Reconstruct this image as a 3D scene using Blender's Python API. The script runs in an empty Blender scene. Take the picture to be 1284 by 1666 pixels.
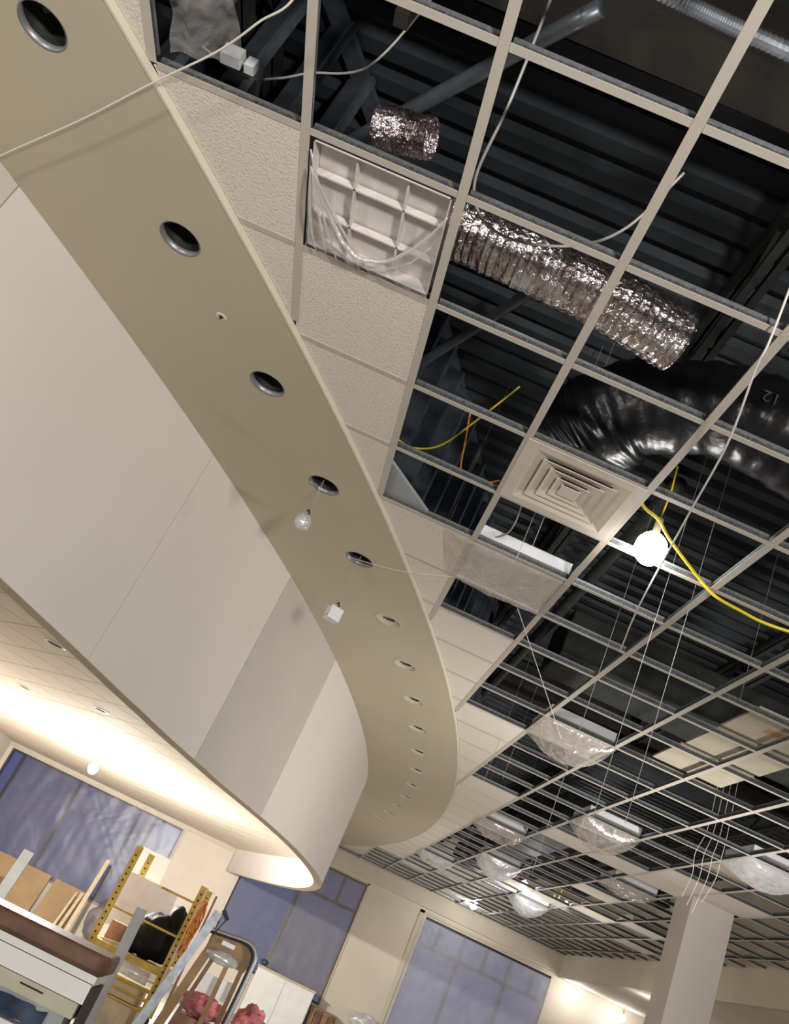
import bpy, bmesh, math, random
from mathutils import Vector, Matrix, noise
random.seed(7)
PI = math.pi
S = bpy.context.scene
COL = S.collection

# ------------------------------------------------------------------ camera
cd = bpy.data.cameras.new('camera'); cam = bpy.data.objects.new('camera', cd); COL.objects.link(cam)
RIGHT = Vector((0.90914621, -0.13339329, 0.39453693))
UP = -Vector((0.41265026, 0.41663986, -0.81001913))
BACK = -Vector((-0.0563287, 0.89923159, 0.43383132))
m = Matrix.Identity(4)
for i in range(3):
    m[i][0] = RIGHT[i]; m[i][1] = UP[i]; m[i][2] = BACK[i]
m[0][3], m[1][3], m[2][3] = 1.643, -1.784, 1.6
cam.matrix_world = m
cd.sensor_fit = 'VERTICAL'; cd.sensor_height = 24.0; cd.lens = 1484.0 * 24.0 / 1666.0
cd.clip_start = 0.05; cd.clip_end = 200
S.camera = cam

# ------------------------------------------------------------------ world (dusk sky seen through the windows)
w = bpy.data.worlds.new('dusk'); S.world = w; w.use_nodes = True
w.node_tree.nodes['Background'].inputs[0].default_value = (0.22, 0.24, 0.47, 1)
w.node_tree.nodes['Background'].inputs[1].default_value = 0.48

S.view_settings.view_transform = 'Standard'; S.view_settings.look = 'None'
S.view_settings.gamma = 1.0; S.view_settings.use_curve_mapping = False
S.view_settings.exposure = 0.0

def lamp(name, loc, power, color=(1, .93, .82), radius=.12, spot=None, aim=None, blend=.6):
    d = bpy.data.lights.new(name, 'SPOT' if spot else 'POINT')
    d.energy = power; d.color = color; d.shadow_soft_size = radius
    if spot: d.spot_size = spot; d.spot_blend = blend
    o = bpy.data.objects.new(name, d); COL.objects.link(o); o.location = loc
    if aim is not None:
        o.rotation_euler = (Vector(aim) - Vector(loc)).to_track_quat('-Z', 'Y').to_euler()
    return o
# tripod work lights out of view, the last two added to brighten the soffit (their stands are built below)
WORK = [((3.4, -4.0, 1.7), (0.6, 2.6, 4.6), 1230), ((5.6, 5.0, 1.5), (1.8, 9.0, 4.6), 580), ((6.9, 13.2, 1.4), (3.0, 14.5, 4.6), 240), ((-2.2, -4.5, 1.6), (-.6, 1.0, 4.2), 560)]
for i, (p, a, e) in enumerate(WORK):
    lamp('unseen_work_lamp', p, e, (1, .955, .89), .25, math.radians(150), a, .9)

# ------------------------------------------------------------------ constants (metres)
C = 0.61                 # ceiling module
ZC = 3.986               # main ceiling grid
ZR = ZC - .028            # underside of the curved soffit
ZL = 3.0                 # lower ceiling inside the curved wall
CX, CY = -22.2, 13.3     # centre of the big arc
RO, RI = 25.555, 24.4
YF = 20.9                # far wall
XR = 8.25                # right bulkhead
XL = -5.5
ZD = 5.35                # roof deck

# ------------------------------------------------------------------ materials
MATS = {}
def mat(name, col, rough=.6, metal=0.0, var=.0, scale=8.0, bump=0.0, bscale=60.0, emit=None, estr=1.0, spec=.5, col2=None, coat=0.0, detail=4.0):
    if name in MATS: return MATS[name]
    M = bpy.data.materials.new(name); M.use_nodes = True
    nt = M.node_tree; b = nt.nodes['Principled BSDF']
    b.inputs['Base Color'].default_value = (*col, 1); b.inputs['Roughness'].default_value = rough
    b.inputs['Metallic'].default_value = metal; b.inputs['Specular IOR Level'].default_value = spec
    if coat: b.inputs['Coat Weight'].default_value = coat
    if var or col2:
        tc = nt.nodes.new('ShaderNodeTexCoord'); n = nt.nodes.new('ShaderNodeTexNoise')
        n.inputs['Scale'].default_value = scale; n.inputs['Detail'].default_value = detail
        nt.links.new(tc.outputs['Object'], n.inputs['Vector'])
        r = nt.nodes.new('ShaderNodeValToRGB')
        c2 = col2 if col2 else tuple(max(0, c * (1 - var)) for c in col)
        c1 = col if col2 else tuple(min(1, c * (1 + var)) for c in col)
        r.color_ramp.elements[0].color = (*c2, 1); r.color_ramp.elements[0].position = .35
        r.color_ramp.elements[1].color = (*c1, 1); r.color_ramp.elements[1].position = .65
        nt.links.new(n.outputs['Fac'], r.inputs['Fac']); nt.links.new(r.outputs['Color'], b.inputs['Base Color'])
    if bump:
        tc = nt.nodes.new('ShaderNodeTexCoord'); n = nt.nodes.new('ShaderNodeTexNoise')
        n.inputs['Scale'].default_value = bscale; n.inputs['Detail'].default_value = 3
        nt.links.new(tc.outputs['Object'], n.inputs['Vector'])
        bp = nt.nodes.new('ShaderNodeBump'); bp.inputs['Strength'].default_value = bump; bp.inputs['Distance'].default_value = .02
        nt.links.new(n.outputs['Fac'], bp.inputs['Height']); nt.links.new(bp.outputs['Normal'], b.inputs['Normal'])
    if emit:
        b.inputs['Emission Color'].default_value = (*emit, 1); b.inputs['Emission Strength'].default_value = estr
    MATS[name] = M; return M

def film(name, col, opac, rough=.25, gloss=.25, var=.35, scale=5.0):
    """thin plastic sheet: see-through, with cloudy creases that are denser"""
    M = bpy.data.materials.new(name); M.use_nodes = True; nt = M.node_tree; nt.nodes.clear()
    o = nt.nodes.new('ShaderNodeOutputMaterial')
    tr = nt.nodes.new('ShaderNodeBsdfTransparent'); df = nt.nodes.new('ShaderNodeBsdfDiffuse'); tl = nt.nodes.new('ShaderNodeBsdfTranslucent')
    gl = nt.nodes.new('ShaderNodeBsdfGlossy'); gl.inputs['Roughness'].default_value = rough; gl.inputs['Color'].default_value = (1, 1, 1, 1)
    df.inputs['Color'].default_value = (*col, 1); tl.inputs['Color'].default_value = (*col, 1)
    m1 = nt.nodes.new('ShaderNodeMixShader'); m1.inputs[0].default_value = .4
    nt.links.new(df.outputs[0], m1.inputs[1]); nt.links.new(tl.outputs[0], m1.inputs[2])
    m2 = nt.nodes.new('ShaderNodeMixShader'); m2.inputs[0].default_value = gloss
    nt.links.new(m1.outputs[0], m2.inputs[1]); nt.links.new(gl.outputs[0], m2.inputs[2])
    m3 = nt.nodes.new('ShaderNodeMixShader')
    tc = nt.nodes.new('ShaderNodeTexCoord'); n = nt.nodes.new('ShaderNodeTexNoise')
    n.inputs['Scale'].default_value = scale; n.inputs['Detail'].default_value = 5; n.inputs['Distortion'].default_value = 1.2
    nt.links.new(tc.outputs['Object'], n.inputs['Vector'])
    mr = nt.nodes.new('ShaderNodeMapRange'); mr.inputs[1].default_value = .3; mr.inputs[2].default_value = .7
    mr.inputs[3].default_value = max(0, opac - var * .5); mr.inputs[4].default_value = min(1, opac + var * .5)
    nt.links.new(n.outputs['Fac'], mr.inputs[0]); nt.links.new(mr.outputs[0], m3.inputs[0])
    nt.links.new(tr.outputs[0], m3.inputs[1]); nt.links.new(m2.outputs[0], m3.inputs[2])
    nt.links.new(m3.outputs[0], o.inputs[0])
    bp = nt.nodes.new('ShaderNodeBump'); bp.inputs['Strength'].default_value = .5 if rough < .35 else .1; bp.inputs['Distance'].default_value = .02
    nt.links.new(n.outputs['Fac'], bp.inputs['Height']); nt.links.new(bp.outputs['Normal'], gl.inputs['Normal'])
    MATS[name] = M; return M

def glass(name, tint):
    M = bpy.data.materials.new(name); M.use_nodes = True; nt = M.node_tree; nt.nodes.clear()
    o = nt.nodes.new('ShaderNodeOutputMaterial'); tr = nt.nodes.new('ShaderNodeBsdfTransparent'); tr.inputs[0].default_value = (*tint, 1)
    gl = nt.nodes.new('ShaderNodeBsdfGlossy'); gl.inputs['Roughness'].default_value = .3
    mx = nt.nodes.new('ShaderNodeMixShader'); mx.inputs[0].default_value = .04
    nt.links.new(tr.outputs[0], mx.inputs[1]); nt.links.new(gl.outputs[0], mx.inputs[2]); nt.links.new(mx.outputs[0], o.inputs[0])
    MATS[name] = M; return M

def tile_mat():
    """mineral fibre tile: pale board with small dark fissures and fine relief"""
    M = bpy.data.materials.new('tile'); M.use_nodes = True; nt = M.node_tree; b = nt.nodes['Principled BSDF']
    b.inputs['Roughness'].default_value = .9; b.inputs['Specular IOR Level'].default_value = .1
    tc = nt.nodes.new('ShaderNodeTexCoord'); n = nt.nodes.new('ShaderNodeTexNoise'); n.inputs['Scale'].default_value = 80; n.inputs['Detail'].default_value = 3
    nt.links.new(tc.outputs['Object'], n.inputs['Vector'])
    r = nt.nodes.new('ShaderNodeValToRGB'); e = r.color_ramp.elements
    e[0].position = .32; e[0].color = (.56, .515, .455, 1); e[1].position = .45; e[1].color = (.72, .67, .60, 1)
    nt.links.new(n.outputs['Fac'], r.inputs['Fac']); nt.links.new(r.outputs['Color'], b.inputs['Base Color'])
    bp = nt.nodes.new('ShaderNodeBump'); bp.inputs['Strength'].default_value = .4; bp.inputs['Distance'].default_value = .01
    nt.links.new(n.outputs['Fac'], bp.inputs['Height']); nt.links.new(bp.outputs['Normal'], b.inputs['Normal'])
    MATS['tile'] = M; return M
tile_mat()
mat('soffit_paint', (.50, .445, .335), .75, var=.03, scale=.8, spec=.25)
mat('bead', (.66, .60, .50), .6)
mat('bead_tan', (.52, .47, .385), .6)
mat('board_light', (.70, .65, .615), .8, var=.03, scale=.9, spec=.2)
mat('board_mid', (.60, .56, .51), .8, var=.04, scale=.9, spec=.2)
mat('board_dark', (.53, .49, .455), .8, var=.04, scale=.9, spec=.2)
mat('board_edge', (.56, .46, .34), .8, var=.06, scale=3)
mat('tee_face', (.50, .46, .405), .5, spec=.4)
mat('tee_metal', (.50, .52, .54), .35, .8, var=.15, scale=120)
mat('tee_web', (.11, .115, .12), .5, .5, var=.5, scale=90)
mat('wall_paint', (.66, .59, .51), .85, var=.05, scale=.7, spec=.2)
mat('wall_header', (.60, .53, .43), .85, var=.05, scale=1.2, spec=.2)
mat('low_tile', (.74, .66, .56), .9, var=.03, scale=6, bump=.15, bscale=90, spec=.1)
mat('joint', (.07, .06, .05), .9)
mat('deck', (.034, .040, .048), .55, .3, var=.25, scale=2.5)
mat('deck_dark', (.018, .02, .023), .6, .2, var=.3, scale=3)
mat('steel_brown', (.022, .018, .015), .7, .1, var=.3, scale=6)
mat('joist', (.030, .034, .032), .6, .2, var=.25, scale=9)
mat('galv', (.34, .37, .42), .45, .7, var=.2, scale=14)
mat('stud', (.13, .15, .185), .45, .55, var=.25, scale=7)
mat('pipe', (.17, .19, .215), .4, .6, var=.1, scale=10)
mat('foil', (.86, .84, .86), .27, 1.0, var=.25, scale=14, bump=.8, bscale=38, col2=(.58, .47, .47))
mat('black_plastic', (.006, .006, .008), .34, 0, bump=.5, bscale=9, spec=.4)
mat('black_can', (.012, .012, .012), .6)
mat('white_metal', (.74, .76, .78), .4, 0, var=.03, scale=6)
mat('diffuser', (.62, .56, .48), .5, var=.04, scale=7)
mat('lens', (.66, .62, .60), .4, var=.08, scale=9)
mat('wire', (.40, .39, .37), .5, .3)
mat('cable_white', (.72, .70, .66), .5)
mat('cord_yellow', (.72, .55, .03), .5)
mat('cord_orange', (.55, .17, .03), .5, var=.3, scale=30)
mat('bulb', (1, 1, 1), .3, emit=(1, .98, .94), estr=40)
mat('socket', (.25, .22, .12), .5)
mat('concrete', (.42, .40, .37), .85, var=.12, scale=1.4)
mat('mullion', (.035, .037, .055), .5)
mat('plywood', (.33, .225, .115), .75, var=.12, scale=2.2)
mat('pine', (.54, .45, .31), .75, var=.1, scale=9)
mat('walnut', (.14, .066, .032), .5, var=.35, scale=6)
mat('counter_white', (.78, .78, .77), .45, var=.04, scale=4)
mat('counter_cream', (.50, .47, .36), .6, var=.1, scale=4)
mat('navy', (.02, .045, .09), .6, var=.4, scale=10)
mat('scaffold_yellow', (.44, .30, .055), .5, .1, var=.2, scale=9)
mat('hole', (.02, .016, .01), .9)
mat('bag_black', (.003, .003, .003), .6, bump=.5, bscale=16, spec=.2)
mat('paper', (.68, .64, .64), .8, var=.05, scale=5)
mat('grey_board', (.34, .36, .38), .7, var=.08, scale=4)
mat('grey_plank', (.19, .20, .205), .7, var=.08, scale=4)
mat('loose_tan', (.42, .375, .29), .9, var=.06, scale=6)
mat('insulation', (.55, .18, .20), .95, var=.45, scale=9, bump=.8, bscale=22)
mat('oak', (.27, .165, .075), .6, var=.2, scale=7)
mat('grey_metal', (.28, .29, .31), .4, .5)
mat('cardboard', (.55, .42, .28), .8, var=.06, scale=4)
mat('red_mark', (.42, .20, .10), .8)
mat('brown_box', (.30, .16, .10), .8, var=.2, scale=8)
mat('print_grey', (.05, .05, .05), .5)
film('film_clear', (.78, .74, .73), .38, .2, .3, .6, 7)
film('film_bag', (.62, .57, .52), .46, .16, .35, .7, 9)
film('film_dense', (.86, .83, .82), .62, .2, .3, .3, 20)
film('film_window_pale', (.78, .78, .82), .62, .6, .05, .2, 1.0)
film('film_window_mid', (.24, .24, .29), .48, .6, .05, .16, 1.0)
film('film_bright', (.80, .82, .86), .62, .2, .25, .5, 6)
film('film_window', (.12, .112, .165), .48, .42, .12, .2, 1.6)
film('film_window_tan', (.36, .33, .28), .60, .6, .05, .2, .9)
glass('pane', (.80, .84, .95))

# ------------------------------------------------------------------ mesh builder
class MB:
    def __init__(s): s.v = []; s.f = []
    def add(s, vs, fs):
        n = len(s.v); s.v += [tuple(v) for v in vs]; s.f += [tuple(i + n for i in f) for f in fs]; return s
    def box(s, a, b):
        (x0, y0, z0), (x1, y1, z1) = a, b
        return s.add([(x0, y0, z0), (x1, y0, z0), (x1, y1, z0), (x0, y1, z0), (x0, y0, z1), (x1, y0, z1), (x1, y1, z1), (x0, y1, z1)],
                     [(0, 3, 2, 1), (4, 5, 6, 7), (0, 1, 5, 4), (1, 2, 6, 5), (2, 3, 7, 6), (3, 0, 4, 7)])
    def bar(s, p, q, wd, ht, up=(0, 0, 1)):
        p, q = Vector(p), Vector(q); d = (q - p).normalized(); u = Vector(up)
        if abs(d.dot(u)) > .98: u = Vector((1, 0, 0))
        sx = d.cross(u).normalized() * wd / 2; sz = sx.cross(d).normalized() * ht / 2
        vs = [p - sx - sz, p + sx - sz, p + sx + sz, p - sx + sz, q - sx - sz, q + sx - sz, q + sx + sz, q - sx + sz]
        return s.add(vs, [(0, 1, 2, 3), (7, 6, 5, 4), (0, 4, 5, 1), (1, 5, 6, 2), (2, 6, 7, 3), (3, 7, 4, 0)])
    def prism(s, poly, z0, z1):
        n = len(poly)
        vs = [(x, y, z0) for x, y in poly] + [(x, y, z1) for x, y in poly]
        fs = [tuple(range(n - 1, -1, -1)), tuple(range(n, 2 * n))] + [(i, (i + 1) % n, n + (i + 1) % n, n + i) for i in range(n)]
        return s.add(vs, fs)
    def tube(s, pts, r, n=8, cap=True, wob=None):
        P = [Vector(p) for p in pts]; rings = []; nx = None
        for i, p in enumerate(P):
            t = (P[min(i + 1, len(P) - 1)] - P[max(i - 1, 0)]).normalized()
            if nx is None:
                a = Vector((0, 0, 1)) if abs(t.z) < .9 else Vector((1, 0, 0)); nx = t.cross(a).normalized()
            nx = (nx - t * nx.dot(t)).normalized(); ny = t.cross(nx)
            rr = r(i / (len(P) - 1)) if callable(r) else r
            ring = []
            for k in range(n):
                a = 2 * PI * k / n; q = rr * (wob(i, a) if wob else 1)
                ring.append(p + nx * math.cos(a) * q + ny * math.sin(a) * q)
            rings.append(ring)
        vs = [v for g in rings for v in g]; fs = []
        for i in range(len(P) - 1):
            for k in range(n): fs.append((i * n + k, i * n + (k + 1) % n, (i + 1) * n + (k + 1) % n, (i + 1) * n + k))
        if cap: fs += [tuple(range(n - 1, -1, -1)), tuple(range((len(P) - 1) * n, len(P) * n))]
        return s.add(vs, fs)
    def grid(s, fn, nu, nv):
        vs = [fn(i / nu, j / nv) for j in range(nv + 1) for i in range(nu + 1)]
        return s.add(vs, [(j * (nu + 1) + i, j * (nu + 1) + i + 1, (j + 1) * (nu + 1) + i + 1, (j + 1) * (nu + 1) + i) for j in range(nv) for i in range(nu)])
    def lathe(s, prof, n=24, c=(0, 0, 0)):
        vs = [(c[0] + r * math.cos(2 * PI * k / n), c[1] + r * math.sin(2 * PI * k / n), c[2] + z) for r, z in prof for k in range(n)]
        fs = [(i * n + k, i * n + (k + 1) % n, (i + 1) * n + (k + 1) % n, (i + 1) * n + k) for i in range(len(prof) - 1) for k in range(n)]
        return s.add(vs, fs)
    def ball(s, c, r, n=14, m_=9, sq=(1, 1, 1), wob=None):
        c = Vector(c)
        def fn(u, v):
            a = 2 * PI * u; b = PI * (v - .5); d = Vector((math.cos(a) * math.cos(b) * sq[0], math.sin(a) * math.cos(b) * sq[1], math.sin(b) * sq[2]))
            return c + d * r * (wob(d) if wob else 1)
        return s.grid(fn, n, m_)
    def mesh(s, name, mt, smooth=False):
        me = bpy.data.meshes.new(name); me.from_pydata(s.v, [], s.f); me.update()
        me.materials.append(MATS[mt])
        bm = bmesh.new(); bm.from_mesh(me); bmesh.ops.recalc_face_normals(bm, faces=bm.faces); bm.to_mesh(me); bm.free()
        if smooth:
            for p in me.polygons: p.use_smooth = True
        return me
    def build(s, name, mt, parent=None, smooth=False):
        return put(name, s.mesh(name, mt, smooth), parent)

def put(name, me, parent=None, loc=None, rot=None):
    o = bpy.data.objects.new(name, me); COL.objects.link(o)
    if parent: o.parent = parent
    if loc: o.location = loc
    if rot: o.rotation_euler = rot
    return o
def empty(name, loc=(0, 0, 0), rz=0):
    o = bpy.data.objects.new(name, None); COL.objects.link(o); o.location = loc; o.rotation_euler = (0, 0, rz); o.empty_display_size = .1
    return o
def tag(o, label, cat=None, group=None, kind=None):
    o['label'] = label
    if cat: o['category'] = cat
    if group: o['group'] = group
    if kind: o['kind'] = kind
    return o
def thing(name, label, cat, loc=(0, 0, 0), rz=0, group=None): return tag(empty(name, loc, rz), label, cat, group)
def struct(o, label): return tag(o, label, kind='structure')
def copy_tree(o, parent=None):
    c = o.copy(); COL.objects.link(c); c.parent = parent
    for ch in [x for x in COL.objects if x.parent == o]: copy_tree(ch, c)
    return c
def lerp(T, x):
    if x <= T[0][0]: return T[0][1]
    for (a, p), (b, q) in zip(T, T[1:]):
        if x <= b: return p + (q - p) * (x - a) / (b - a)
    return T[-1][1]
def spline(pts, n=8):
    P = [Vector(p) for p in pts]; out = []
    for i in range(len(P) - 1):
        a, b, c, d = P[max(i - 1, 0)], P[i], P[i + 1], P[min(i + 2, len(P) - 1)]
        for k in range(n):
            t = k / n
            out.append(.5 * ((2 * b) + (c - a) * t + (2 * a - 5 * b + 4 * c - d) * t * t + (3 * b - a - 3 * c + d) * t ** 3))
    out.append(P[-1]); return out
def arc_x(y, r): return CX + math.sqrt(max(0, r * r - (y - CY) ** 2))
def pol(r, th, z): return (CX + r * math.cos(th), CY + r * math.sin(th), z)
def nz(x, y=0.0, z=0.0): return noise.noise(Vector((x, y, z)))

# ================================================================== STRUCTURE
struct(MB().box((XL - .2, -9, -.1), (12, YF + .2, 0)).build('floor', 'concrete'), 'bare grey concrete floor')
wb = MB().box((XL - .2, -9.2, 0), (12, -9, 6)).build('wall_back', 'wall_paint'); struct(wb, 'plain wall behind the photographer')
struct(MB().box((XL - .2, -9, 0), (XL, YF, 6)).build('wall_left', 'wall_paint'), 'cream painted wall at the left end of the windows')
struct(MB().box((11.8, -9, 0), (12, YF, 6)).build('wall_alcove', 'wall_paint'), 'cream wall at the back of the right alcove')
# far wall with three openings
OPEN = [(-5.4, -.95, .75, 2.88), (.68, 3.46, .85, 3.52), (4.98, 8.12, .85, 3.46)]
xs = sorted({XL, 12.0} | {v for o in OPEN for v in o[:2]}); zs = sorted({0, 6.0} | {v for o in OPEN for v in o[2:]})
fw = MB()
for xa, xb in zip(xs, xs[1:]):
    for za, zb in zip(zs, zs[1:]):
        xm, zm = (xa + xb) / 2, (za + zb) / 2
        if any(o[0] < xm < o[1] and o[2] < zm < o[3] for o in OPEN): continue
        fw.box((xa, YF, za), (xb, YF + .2, zb))
struct(fw.build('wall_far', 'wall_paint'), 'long cream far wall with three covered window openings')
# painted header bands and casings on the far wall
struct(MB().box((XL, YF - .05, 2.90), (.78, YF, 2.995)).build('trim_1', 'wall_header'), 'cream header board over the left windows')
struct(MB().box((2.0, YF - .04, 3.62), (12, YF, ZC - .02)).build('trim_2', 'wall_header'), 'tan band where far wall meets the main ceiling')
tr = MB(); tr.box((4.80, YF - .03, .7), (4.90, YF, 3.56)); tr.box((4.80, YF - .03, 3.50), (8.25, YF, 3.56))
struct(tr.build('trim_3', 'wall_header'), 'painted casing around the right windows')
tr = MB(); tr.box((3.46, YF - .02, .8), (3.50, YF, 3.56)); tr.box((.64, YF - .02, 3.52), (3.50, YF, 3.56))
struct(tr.build('trim_4', 'board_edge'), 'thin tan edging around the middle windows')

def window(name, label, o, vx, hz, vpart=()):
    x0, x1, z0, z1 = o
    root = struct(empty(name, ((x0 + x1) / 2, YF + .1, z0)), label); ox, oy, oz = root.location
    def part(n, mt, a, b):
        MB().box((a[0] - ox, a[1] - oy, a[2] - oz), (b[0] - ox, b[1] - oy, b[2] - oz)).build(n, mt, root)
    f = .05
    for a, b in (((x0, z0), (x0 + f, z1)), ((x1 - f, z0), (x1, z1)), ((x0 + f, z0), (x1 - f, z0 + f)), ((x0 + f, z1 - f), (x1 - f, z1))):
        part('frame', 'mullion', (a[0], YF + .06, a[1]), (b[0], YF + .14, b[1]))
    for x, za, zb in [(x, z0 + f, hz if hz and x in vpart else z1 - f) for x in vx if x not in vpart] + [(x, hz, z1 - f) for x in vpart]:
        part('mullion', 'mullion', (x - .035, YF + .05, za), (x + .035, YF + .15, zb))
    if hz: part('transom', 'mullion', (x0 + f, YF + .055, hz - .035), (x1 - f, YF + .145, hz + .035))
    ex = [x0 + f] + sorted(x for x in vx if x not in vpart) + [x1 - f]
    for a, b in zip(ex, ex[1:]):
        for za, zb in (((z0 + f, hz), (hz, z1 - f)) if hz else ((z0 + f, z1 - f),)):
            part('pane', 'pane', (a, YF + .095, za), (b, YF + .105, zb))
    return root
window('window_1', 'row of dark dusk windows under the lower ceiling', OPEN[0], [-5.08, -3.6, -2.02, -1.64], None)
window('window_2', 'middle pair of tall dusk windows with a transom', OPEN[1], [2.07, 2.93], 2.88, (2.93,))
window('window_3', 'right dusk windows with small upper lights', OPEN[2], [5.4, 6.0, 6.58, 7.17, 7.74], 2.88, (5.4, 6.58, 7.74))

def sheet(name, label, x0, x1, z0, z1, y, mt, seed, cuts=0, group=None):
    def fn(u, v):
        x = x0 + (x1 - x0) * u; z = z0 + (z1 - z0) * v
        d = .012 * nz(x * 6 + seed, z * 1.3) + .02 * nz(x * 2, z * 2.1 + seed) + .010 * abs(nz((x * .8 - z) * 7, (x + z) * 1.2, seed)) + .006 * nz((x + z) * 9, seed)
        return (x, y + d, z)
    o = MB().grid(fn, 90, 60).build(name, mt, None, True)
    return tag(o, label, 'plastic sheet', group)
sheet('plastic_sheet', 'cloudy plastic film taped over the left window row, bluish', -5.02, -.9, .7, 2.86, YF - .035, 'film_window', 3)
sheet('plastic_sheet', 'cloudy plastic film over the middle windows, left half', .72, 2.1, .9, 3.4, YF - .03, 'film_window_mid', 11)
sheet('plastic_sheet', 'tan tinted plastic film over the middle windows, right half', 2.0, 3.44, .9, 3.5, YF - .05, 'film_window_tan', 17)
sheet('plastic_sheet', 'pale plastic film taped over the right windows with small upper lights', 4.92, 8.1, .8, 3.4, YF - .035, 'film_window_pale', 23)

# right bulkhead, alcove ceiling
bk = MB().box((XR, -9, 3.5), (XR + .12, YF, 6)).build('wall_right', 'wall_header'); struct(bk, 'tan bulkhead along the right edge of the ceiling')
struct(MB().box((XR + .12, -9, 3.5), (11.8, YF, 3.6)).build('ceiling_alcove', 'wall_paint'), 'pale ceiling of the alcove beyond the bulkhead')
dr = empty('door_1', (11.75, 12.6, 0)); struct(dr, 'white panel door in the alcove wall')
MB().box((-.04, -.5, .02), (0.04, .5, 2.9)).build('door_leaf', 'white_metal', dr)
MB().box((-.05, -.58, 0), (.05, -.5, 3.0)).build('door_jamb', 'wall_header', dr)
MB().box((-.05, .5, 0), (.05, .58, 3.0)).build('door_jamb', 'wall_header', dr)

# column
cl = MB().box((6.10, 9.28, 0), (6.62, 9.76, ZC)).build('column', 'board_dark')
tag(cl, 'square plastered column rising to the main ceiling', 'column', kind='structure')

# ---------------------------------------------------------------- curved soffit with downlight holes
HOLES = [(-30.21, 25.19), (-27.99, 25.2), (-25.8, 25.2), (-23.69, 25.2), (-21.63, 25.18), (-19.48, 25.19), (-17.42, 25.18), (-15.34, 25.15), (-13.24, 25.12),
         (-11.06, 25.09), (-8.95, 25.07), (-6.79, 25.04), (-4.64, 25.01), (-2.51, 24.96), (-.45, 24.92), (1.39, 24.87)]
HR = .10
sof = MB()
r0, r1 = RI - .1, RO
def plain(ta, tb):
    n = max(1, int((tb - ta) / math.radians(1.0)))
    for k in range(n):
        a = ta + (tb - ta) * k / n; b = ta + (tb - ta) * (k + 1) / n
        for z in (ZR, ZR + .03):
            sof.add([pol(r0, a, z), pol(r1, a, z), pol(r1, b, z), pol(r0, b, z)], [(0, 1, 2, 3)])
def edge(ta, tb, n):
    for k in range(n):
        a = ta + (tb - ta) * k / n; b = ta + (tb - ta) * (k + 1) / n
        for r in (r0, r1):
            sof.add([pol(r, a, ZR), pol(r, b, ZR), pol(r, b, ZR + .03), pol(r, a, ZR + .03)], [(0, 1, 2, 3)])
th = [math.radians(h[0]) for h in HOLES]
bnd = [th[0] - (th[1] - th[0]) / 2] + [(a + b) / 2 for a, b in zip(th, th[1:])] + [th[-1] + (th[-1] - th[-2]) / 2]
T_END = math.asin((YF - CY) / 25.0)
plain(math.radians(-52), bnd[0]); plain(bnd[-1], T_END); edge(math.radians(-52), T_END, 120)
for i, (td, rc) in enumerate(HOLES):
    tc_ = math.radians(td); ta, tb = bnd[i], bnd[i + 1]
    w0, w1, h0, h1 = (ta - tc_) * rc, (tb - tc_) * rc, r0 - rc, r1 - rc
    angs = sorted({2 * PI * k / 40 for k in range(40)} | {math.atan2(h, w_) % (2 * PI) for w_ in (w0, w1) for h in (h0, h1)})
    for z in (ZR, ZR + .03):
        inn, out = [], []
        for a in angs:
            c_, s_ = math.cos(a), math.sin(a)
            tt = min([q for q in ((w1 / c_ if c_ > 1e-9 else 1e9), (w0 / c_ if c_ < -1e-9 else 1e9), (h1 / s_ if s_ > 1e-9 else 1e9), (h0 / s_ if s_ < -1e-9 else 1e9))])
            inn.append(pol(rc + HR * s_, tc_ + HR * c_ / rc, z)); out.append(pol(rc + tt * s_, tc_ + tt * c_ / rc, z))
        n = len(angs)
        sof.add(inn + out, [(k, (k + 1) % n, n + (k + 1) % n, n + k) for k in range(n)])
    rim = [pol(rc + HR * math.sin(a), tc_ + HR * math.cos(a) / rc, ZR) for a in angs]
    rim2 = [(x, y, ZR + .03) for x, y, z in rim]
    n = len(angs); sof.add(rim + rim2, [(k, (k + 1) % n, n + (k + 1) % n, n + k) for k in range(n)])
so = sof.build('ceiling_soffit', 'soffit_paint'); struct(so, 'curved khaki plaster soffit ring with a row of downlight holes')
# corner bead on the soffit's outer edge, and its upstand to the grid
bd = MB()
for k in range(140):
    a = math.radians(-52) + (T_END - math.radians(-52)) * k / 140; b = math.radians(-52) + (T_END - math.radians(-52)) * (k + 1) / 140
    q = [(RO - .004, ZR - .003), (RO + .008, ZR - .003), (RO + .008, ZC + .004), (RO - .004, ZC + .004)]
    vs = [pol(r, a, z) for r, z in q] + [pol(r, b, z) for r, z in q]
    bd.add(vs, [(0, 4, 5, 1), (1, 5, 6, 2), (2, 6, 7, 3), (3, 7, 4, 0)])
struct(bd.build('trim_5', 'bead'), 'pale edge bead around the curved soffit')

# ---------------------------------------------------------------- curved wall below the soffit
def sm(t): t = max(0, min(1, t)); return t * t * (3 - 2 * t)
def dr_(y): return -.5 * sm((y - 11) / 10)
ZB = [(-6, 2.62), (0, 2.60), (2.0, 2.56), (2.9, 2.505), (3.85, 2.452), (4.5, 2.425), (5.5, 2.412), (6.5, 2.425), (8, 2.447), (10, 2.462), (12, 2.478), (21, 2.48)]
def wallpt(y, off, z):
    """point on the curved wall at depth y, pushed off metres along its outward normal"""
    r = RI + dr_(y) + off; s_ = (y - CY) / RI; t = math.asin(max(-1, min(1, s_)))
    return (CX + r * math.cos(t), CY + r * math.sin(t), z)
wc = struct(empty('wall_curved', wallpt(6, 0, 2.4)), 'tall curved drywall fascia hanging below the soffit')
W0 = Vector(wc.location)
def rel(p): return tuple(Vector(p) - W0)
ys = [-5 + 26.2 * k / 150 for k in range(151)]
core = MB()
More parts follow.
